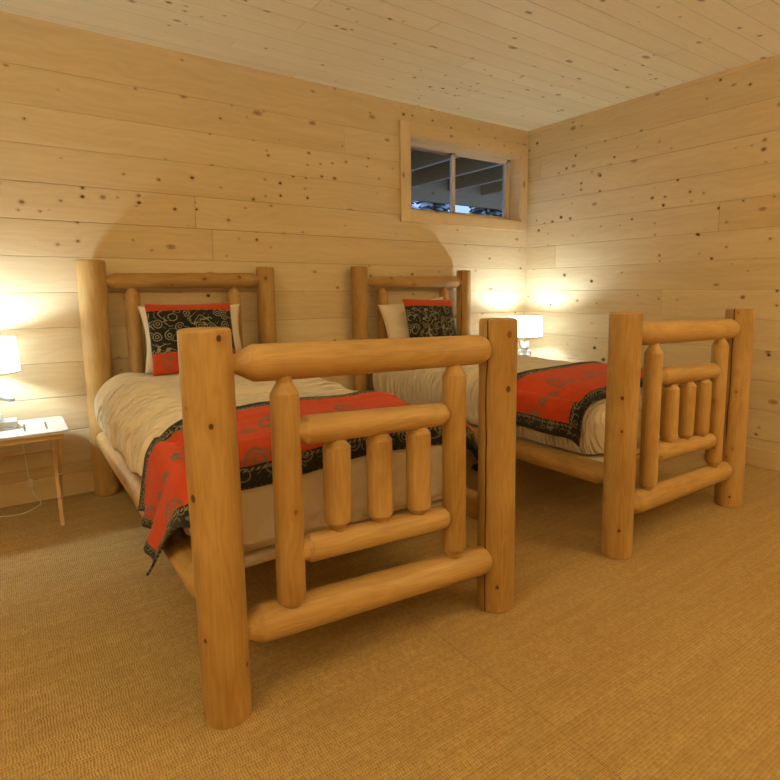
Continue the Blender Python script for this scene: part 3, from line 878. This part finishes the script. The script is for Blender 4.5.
def figurine(parent, arm=True):
    """seated bear cub with one arm stretched out, all one ceramic body"""
    bm = bmesh.new()
    ellipsoid(bm, (0, 0, .150), (.044, .038, .058))            # belly and chest
    ellipsoid(bm, (0, 0, .118), (.046, .042, .036))
    ellipsoid(bm, (0, -.004, .222), (.037, .035, .034))        # head
    ellipsoid(bm, (0, -.038, .212), (.017, .018, .014))        # muzzle
    ellipsoid(bm, (0, -.054, .216), (.006, .005, .005))
    for s_ in (-1, 1):
        ellipsoid(bm, (s_ * .026, .002, .254), (.012, .008, .014))     # ears
        ellipsoid(bm, (s_ * .036, -.024, .090), (.022, .030, .018))    # thighs
        ellipsoid(bm, (s_ * .040, -.054, .078), (.016, .022, .012))    # feet
        ellipsoid(bm, (s_ * .016, -.030, .228), (.005, .005, .005))
    # right arm stretched out to the side, ending in a paw
    if arm:
        ellipsoid(bm, (.050, -.006, .180), (.026, .014, .016), (0, .25, 0))
        ellipsoid(bm, (.078, -.010, .168), (.022, .011, .012), (0, .35, 0))
        ellipsoid(bm, (.100, -.012, .166), (.016, .013, .014))
    else:
        ellipsoid(bm, (.043, -.014, .168), (.014, .016, .028), (.3, -.2, 0))
        ellipsoid(bm, (.028, -.036, .148), (.020, .012, .012), (0, 0, -.4))
    # left arm folded on the belly
    ellipsoid(bm, (-.043, -.014, .168), (.014, .016, .028), (.3, .2, 0))
    ellipsoid(bm, (-.028, -.036, .148), (.020, .012, .012), (0, 0, .4))
    ellipsoid(bm, (0, .030, .085), (.040, .025, .022))
    o = obj('figurine', bm, M['ceramic'], parent)
    r = o.modifiers.new('r', 'REMESH'); r.mode = 'VOXEL'; r.voxel_size = .0042; r.use_smooth_shade = True
    s_ = o.modifiers.new('s', 'SMOOTH'); s_.iterations = 4; s_.factor = .5
    bake(o)
    return o

def lamp(x, y, rz, label, cord_pts, switch_at, rs=.160):
    t = thing('table_lamp', label, 'lamp', (x, y, TZ + .0005), rz, 'bear figurine table lamps')
    bm = bmesh.new(); box(bm, -.105, .105, -.062, .062, 0, .008, .002); obj('base_plate', bm, M['plinth'], t)
    bm = bmesh.new(); box(bm, -.115, .115, -.055, .055, .008, .040, .003); obj('plinth', bm, M['plinth'], t)
    figurine(t, bool(cord_pts)).location.z = -.022
    bm = bmesh.new(); tube(bm, [(0, .0, .225), (0, 0, .34)], .006, 12); lathe(bm, [(.0, .30), (.016, .30), (.018, .335), (.017, .352), (0, .352)], 20)
    obj('lamp_socket', bm, M['metal'], t, True)
    bm = bmesh.new(); ellipsoid(bm, (0, 0, .388), (.030, .030, .034)); obj('light_bulb', bm, M['bulb'], t, True)
    # drum shade
    z0, z1, r0, r1 = .282, .445, rs, rs - .008
    bm = bmesh.new()
    prof = [(r0, z0), (r0 + (r1 - r0) * .5, (z0 + z1) / 2), (r1, z1)]
    R = lathe(bm, prof, 64)
    sh = obj('lamp_shade', bm, M['shade'], t, True)
    for z, r in ((z0, r0), (z1, r1)):
        bm = bmesh.new(); lathe(bm, [(r - .0016, z - .002), (r + .0022, z - .002), (r + .0022, z + .006), (r - .0016, z + .006), (r - .0016, z - .002)], 64)
        obj('shade_trim', bm, M['pillow'], sh, True)
    bm = bmesh.new()
    for k in range(3):
        an = 2 * PI * k / 3 + .3
        tube(bm, [(.017 * math.cos(an), .017 * math.sin(an), .350), (.09 * math.cos(an), .09 * math.sin(an), .432), ((r1 - .002) * math.cos(an), (r1 - .002) * math.sin(an), z1 - .003)], .0016, 6)
    obj('shade_spider', bm, M['metal'], t)
    if cord_pts:
        inv = Matrix.Translation(t.location) @ Matrix.Rotation(rz, 4, 'Z')
        pts = [inv.inverted() @ Vector(q) for q in cord_pts]
        bm = bmesh.new(); tube(bm, spline(pts, 8), .0030, 8); c = obj('power_cord', bm, M['cord'], t, True)
        a_ = inv.inverted() @ Vector(switch_at)
        bm = bmesh.new(); box(bm, a_.x - .011, a_.x + .011, a_.y - .008, a_.y + .008, a_.z - .022, a_.z + .022, .006, 3)
        sw = obj('inline_switch', bm, M['white_paint'], c, True)
    return t
lamp(-3.974, -.225, 0.0, 'lit white bear figurine lamp with drum shade on the left tray table',
     [(-3.93, -.185, TZ + .010), (-3.90, -.10, TZ + .008), (-3.885, -.040, TZ + .006), (-3.870, -.036, TZ - .03), (-3.850, -.034, .36), (-3.838, -.034, .22), (-3.829, -.034, .116), (-3.815, -.034, .05), (-3.79, -.05, .006), (-3.80, -.10, .004),
      (-3.84, -.160, .004), (-3.89, -.190, .004), (-3.97, -.165, .004), (-4.10, -.08, .004)], (-3.829, -.034, .116), .148)
lamp(-.312, -.30, math.radians(-46), 'lit white bear figurine lamp with drum shade in the far corner by the right bed', None, None, .147)

# ------------------------------------------------------------------ added ceiling fill lights, unseen behind the camera
for i, (x, y, lab) in enumerate(((-4.9, -3.3, 'added round ceiling fill light left of the camera'), (-1.3, -3.6, 'added round ceiling fill light right of the camera'),
                               (-4.3, -5.1, 'added round ceiling fill light behind the camera on the left'), (-1.9, -5.1, 'added round ceiling fill light behind the camera on the right'))):
    t = thing('ceiling_fill_light', lab, 'light', (x, y, H), 0, 'added ceiling fill lights')
    bm = bmesh.new(); lathe(bm, [(0, 0), (.20, 0), (.20, -.02), (.185, -.03), (.17, -.03), (.17, -.005)], 40); obj('housing', bm, M['white_paint'], t, True)
    bm = bmesh.new(); lathe(bm, [(.175, -.022), (.165, -.05), (.13, -.075), (.07, -.088), (.002, -.092)], 40); obj('fill_diffuser', bm, M['fill_diffuser'], t, True)

# added torchiere fill lamps, out of view, to brighten ceiling and upper walls
for x, y, lab in ((-5.25, -3.2, 'added torchiere fill lamp against the wall left of the camera'), (-.5, -4.9, 'added torchiere fill lamp in the corner right of the camera')):
    t = thing('floor_fill_lamp', lab, 'lamp', (x, y, 0), 0, 'added torchiere fill lamps')
    bm = bmesh.new(); lathe(bm, [(0, 0), (.14, 0), (.14, .012), (.03, .03), (.012, .05), (0, .05)], 40); obj('base', bm, M['metal'], t, True)
    bm = bmesh.new(); tube(bm, [(0, 0, .04), (0, 0, 1.62)], .011, 16); obj('pole', bm, M['metal'], t, True)
    bm = bmesh.new(); lathe(bm, [(.012, 1.60), (.06, 1.62), (.13, 1.68), (.165, 1.755), (.160, 1.755), (.125, 1.685), (.055, 1.63), (0, 1.625)], 48); obj('bowl_shade', bm, M['white_paint'], t, True)
    bm = bmesh.new(); ellipsoid(bm, (0, 0, 1.70), (.05, .05, .05)); obj('light_bulb', bm, M['floor_fill'], t, True)

# ------------------------------------------------------------------ sky outside
w = bpy.data.worlds.new('dusk'); SC.world = w; w.use_nodes = True
nt = w.node_tree; bg = nt.nodes['Background']
bg.inputs[0].default_value = (.42, .60, 1.0, 1); bg.inputs[1].default_value = 1.0

# ------------------------------------------------------------------ camera
cd = bpy.data.cameras.new('camera'); cam = bpy.data.objects.new('camera', cd); COL.objects.link(cam)
f, yaw, pit, rol = 572.41, -.634, -.1252, -.0041
fw = Vector((-math.sin(yaw) * math.cos(pit), math.cos(yaw) * math.cos(pit), math.sin(pit)))
r = Vector((math.cos(yaw), math.sin(yaw), 0)); u = r.cross(fw)
r2 = r * math.cos(rol) + u * math.sin(rol); u2 = u * math.cos(rol) - r * math.sin(rol)
cam.matrix_world = Matrix(((r2.x, u2.x, -fw.x, -3.8701), (r2.y, u2.y, -fw.y, -3.7283), (r2.z, u2.z, -fw.z, 1.1431), (0, 0, 0, 1)))
cd.sensor_width = 36; cd.sensor_fit = 'HORIZONTAL'; cd.lens = f / 780 * 36
cd.shift_x = -36.89 / 780; cd.shift_y = -27.27 / 780; cd.clip_start = .05; cd.clip_end = 200
SC.camera = cam
vs = SC.view_settings
vs.view_transform = 'Standard'; vs.look = 'None'; vs.gamma = 1.0; vs.use_curve_mapping = False
vs.exposure = 0.47
SC.cycles.max_bounces = 10; SC.cycles.diffuse_bounces = 6
SC.cycles.use_denoising = True
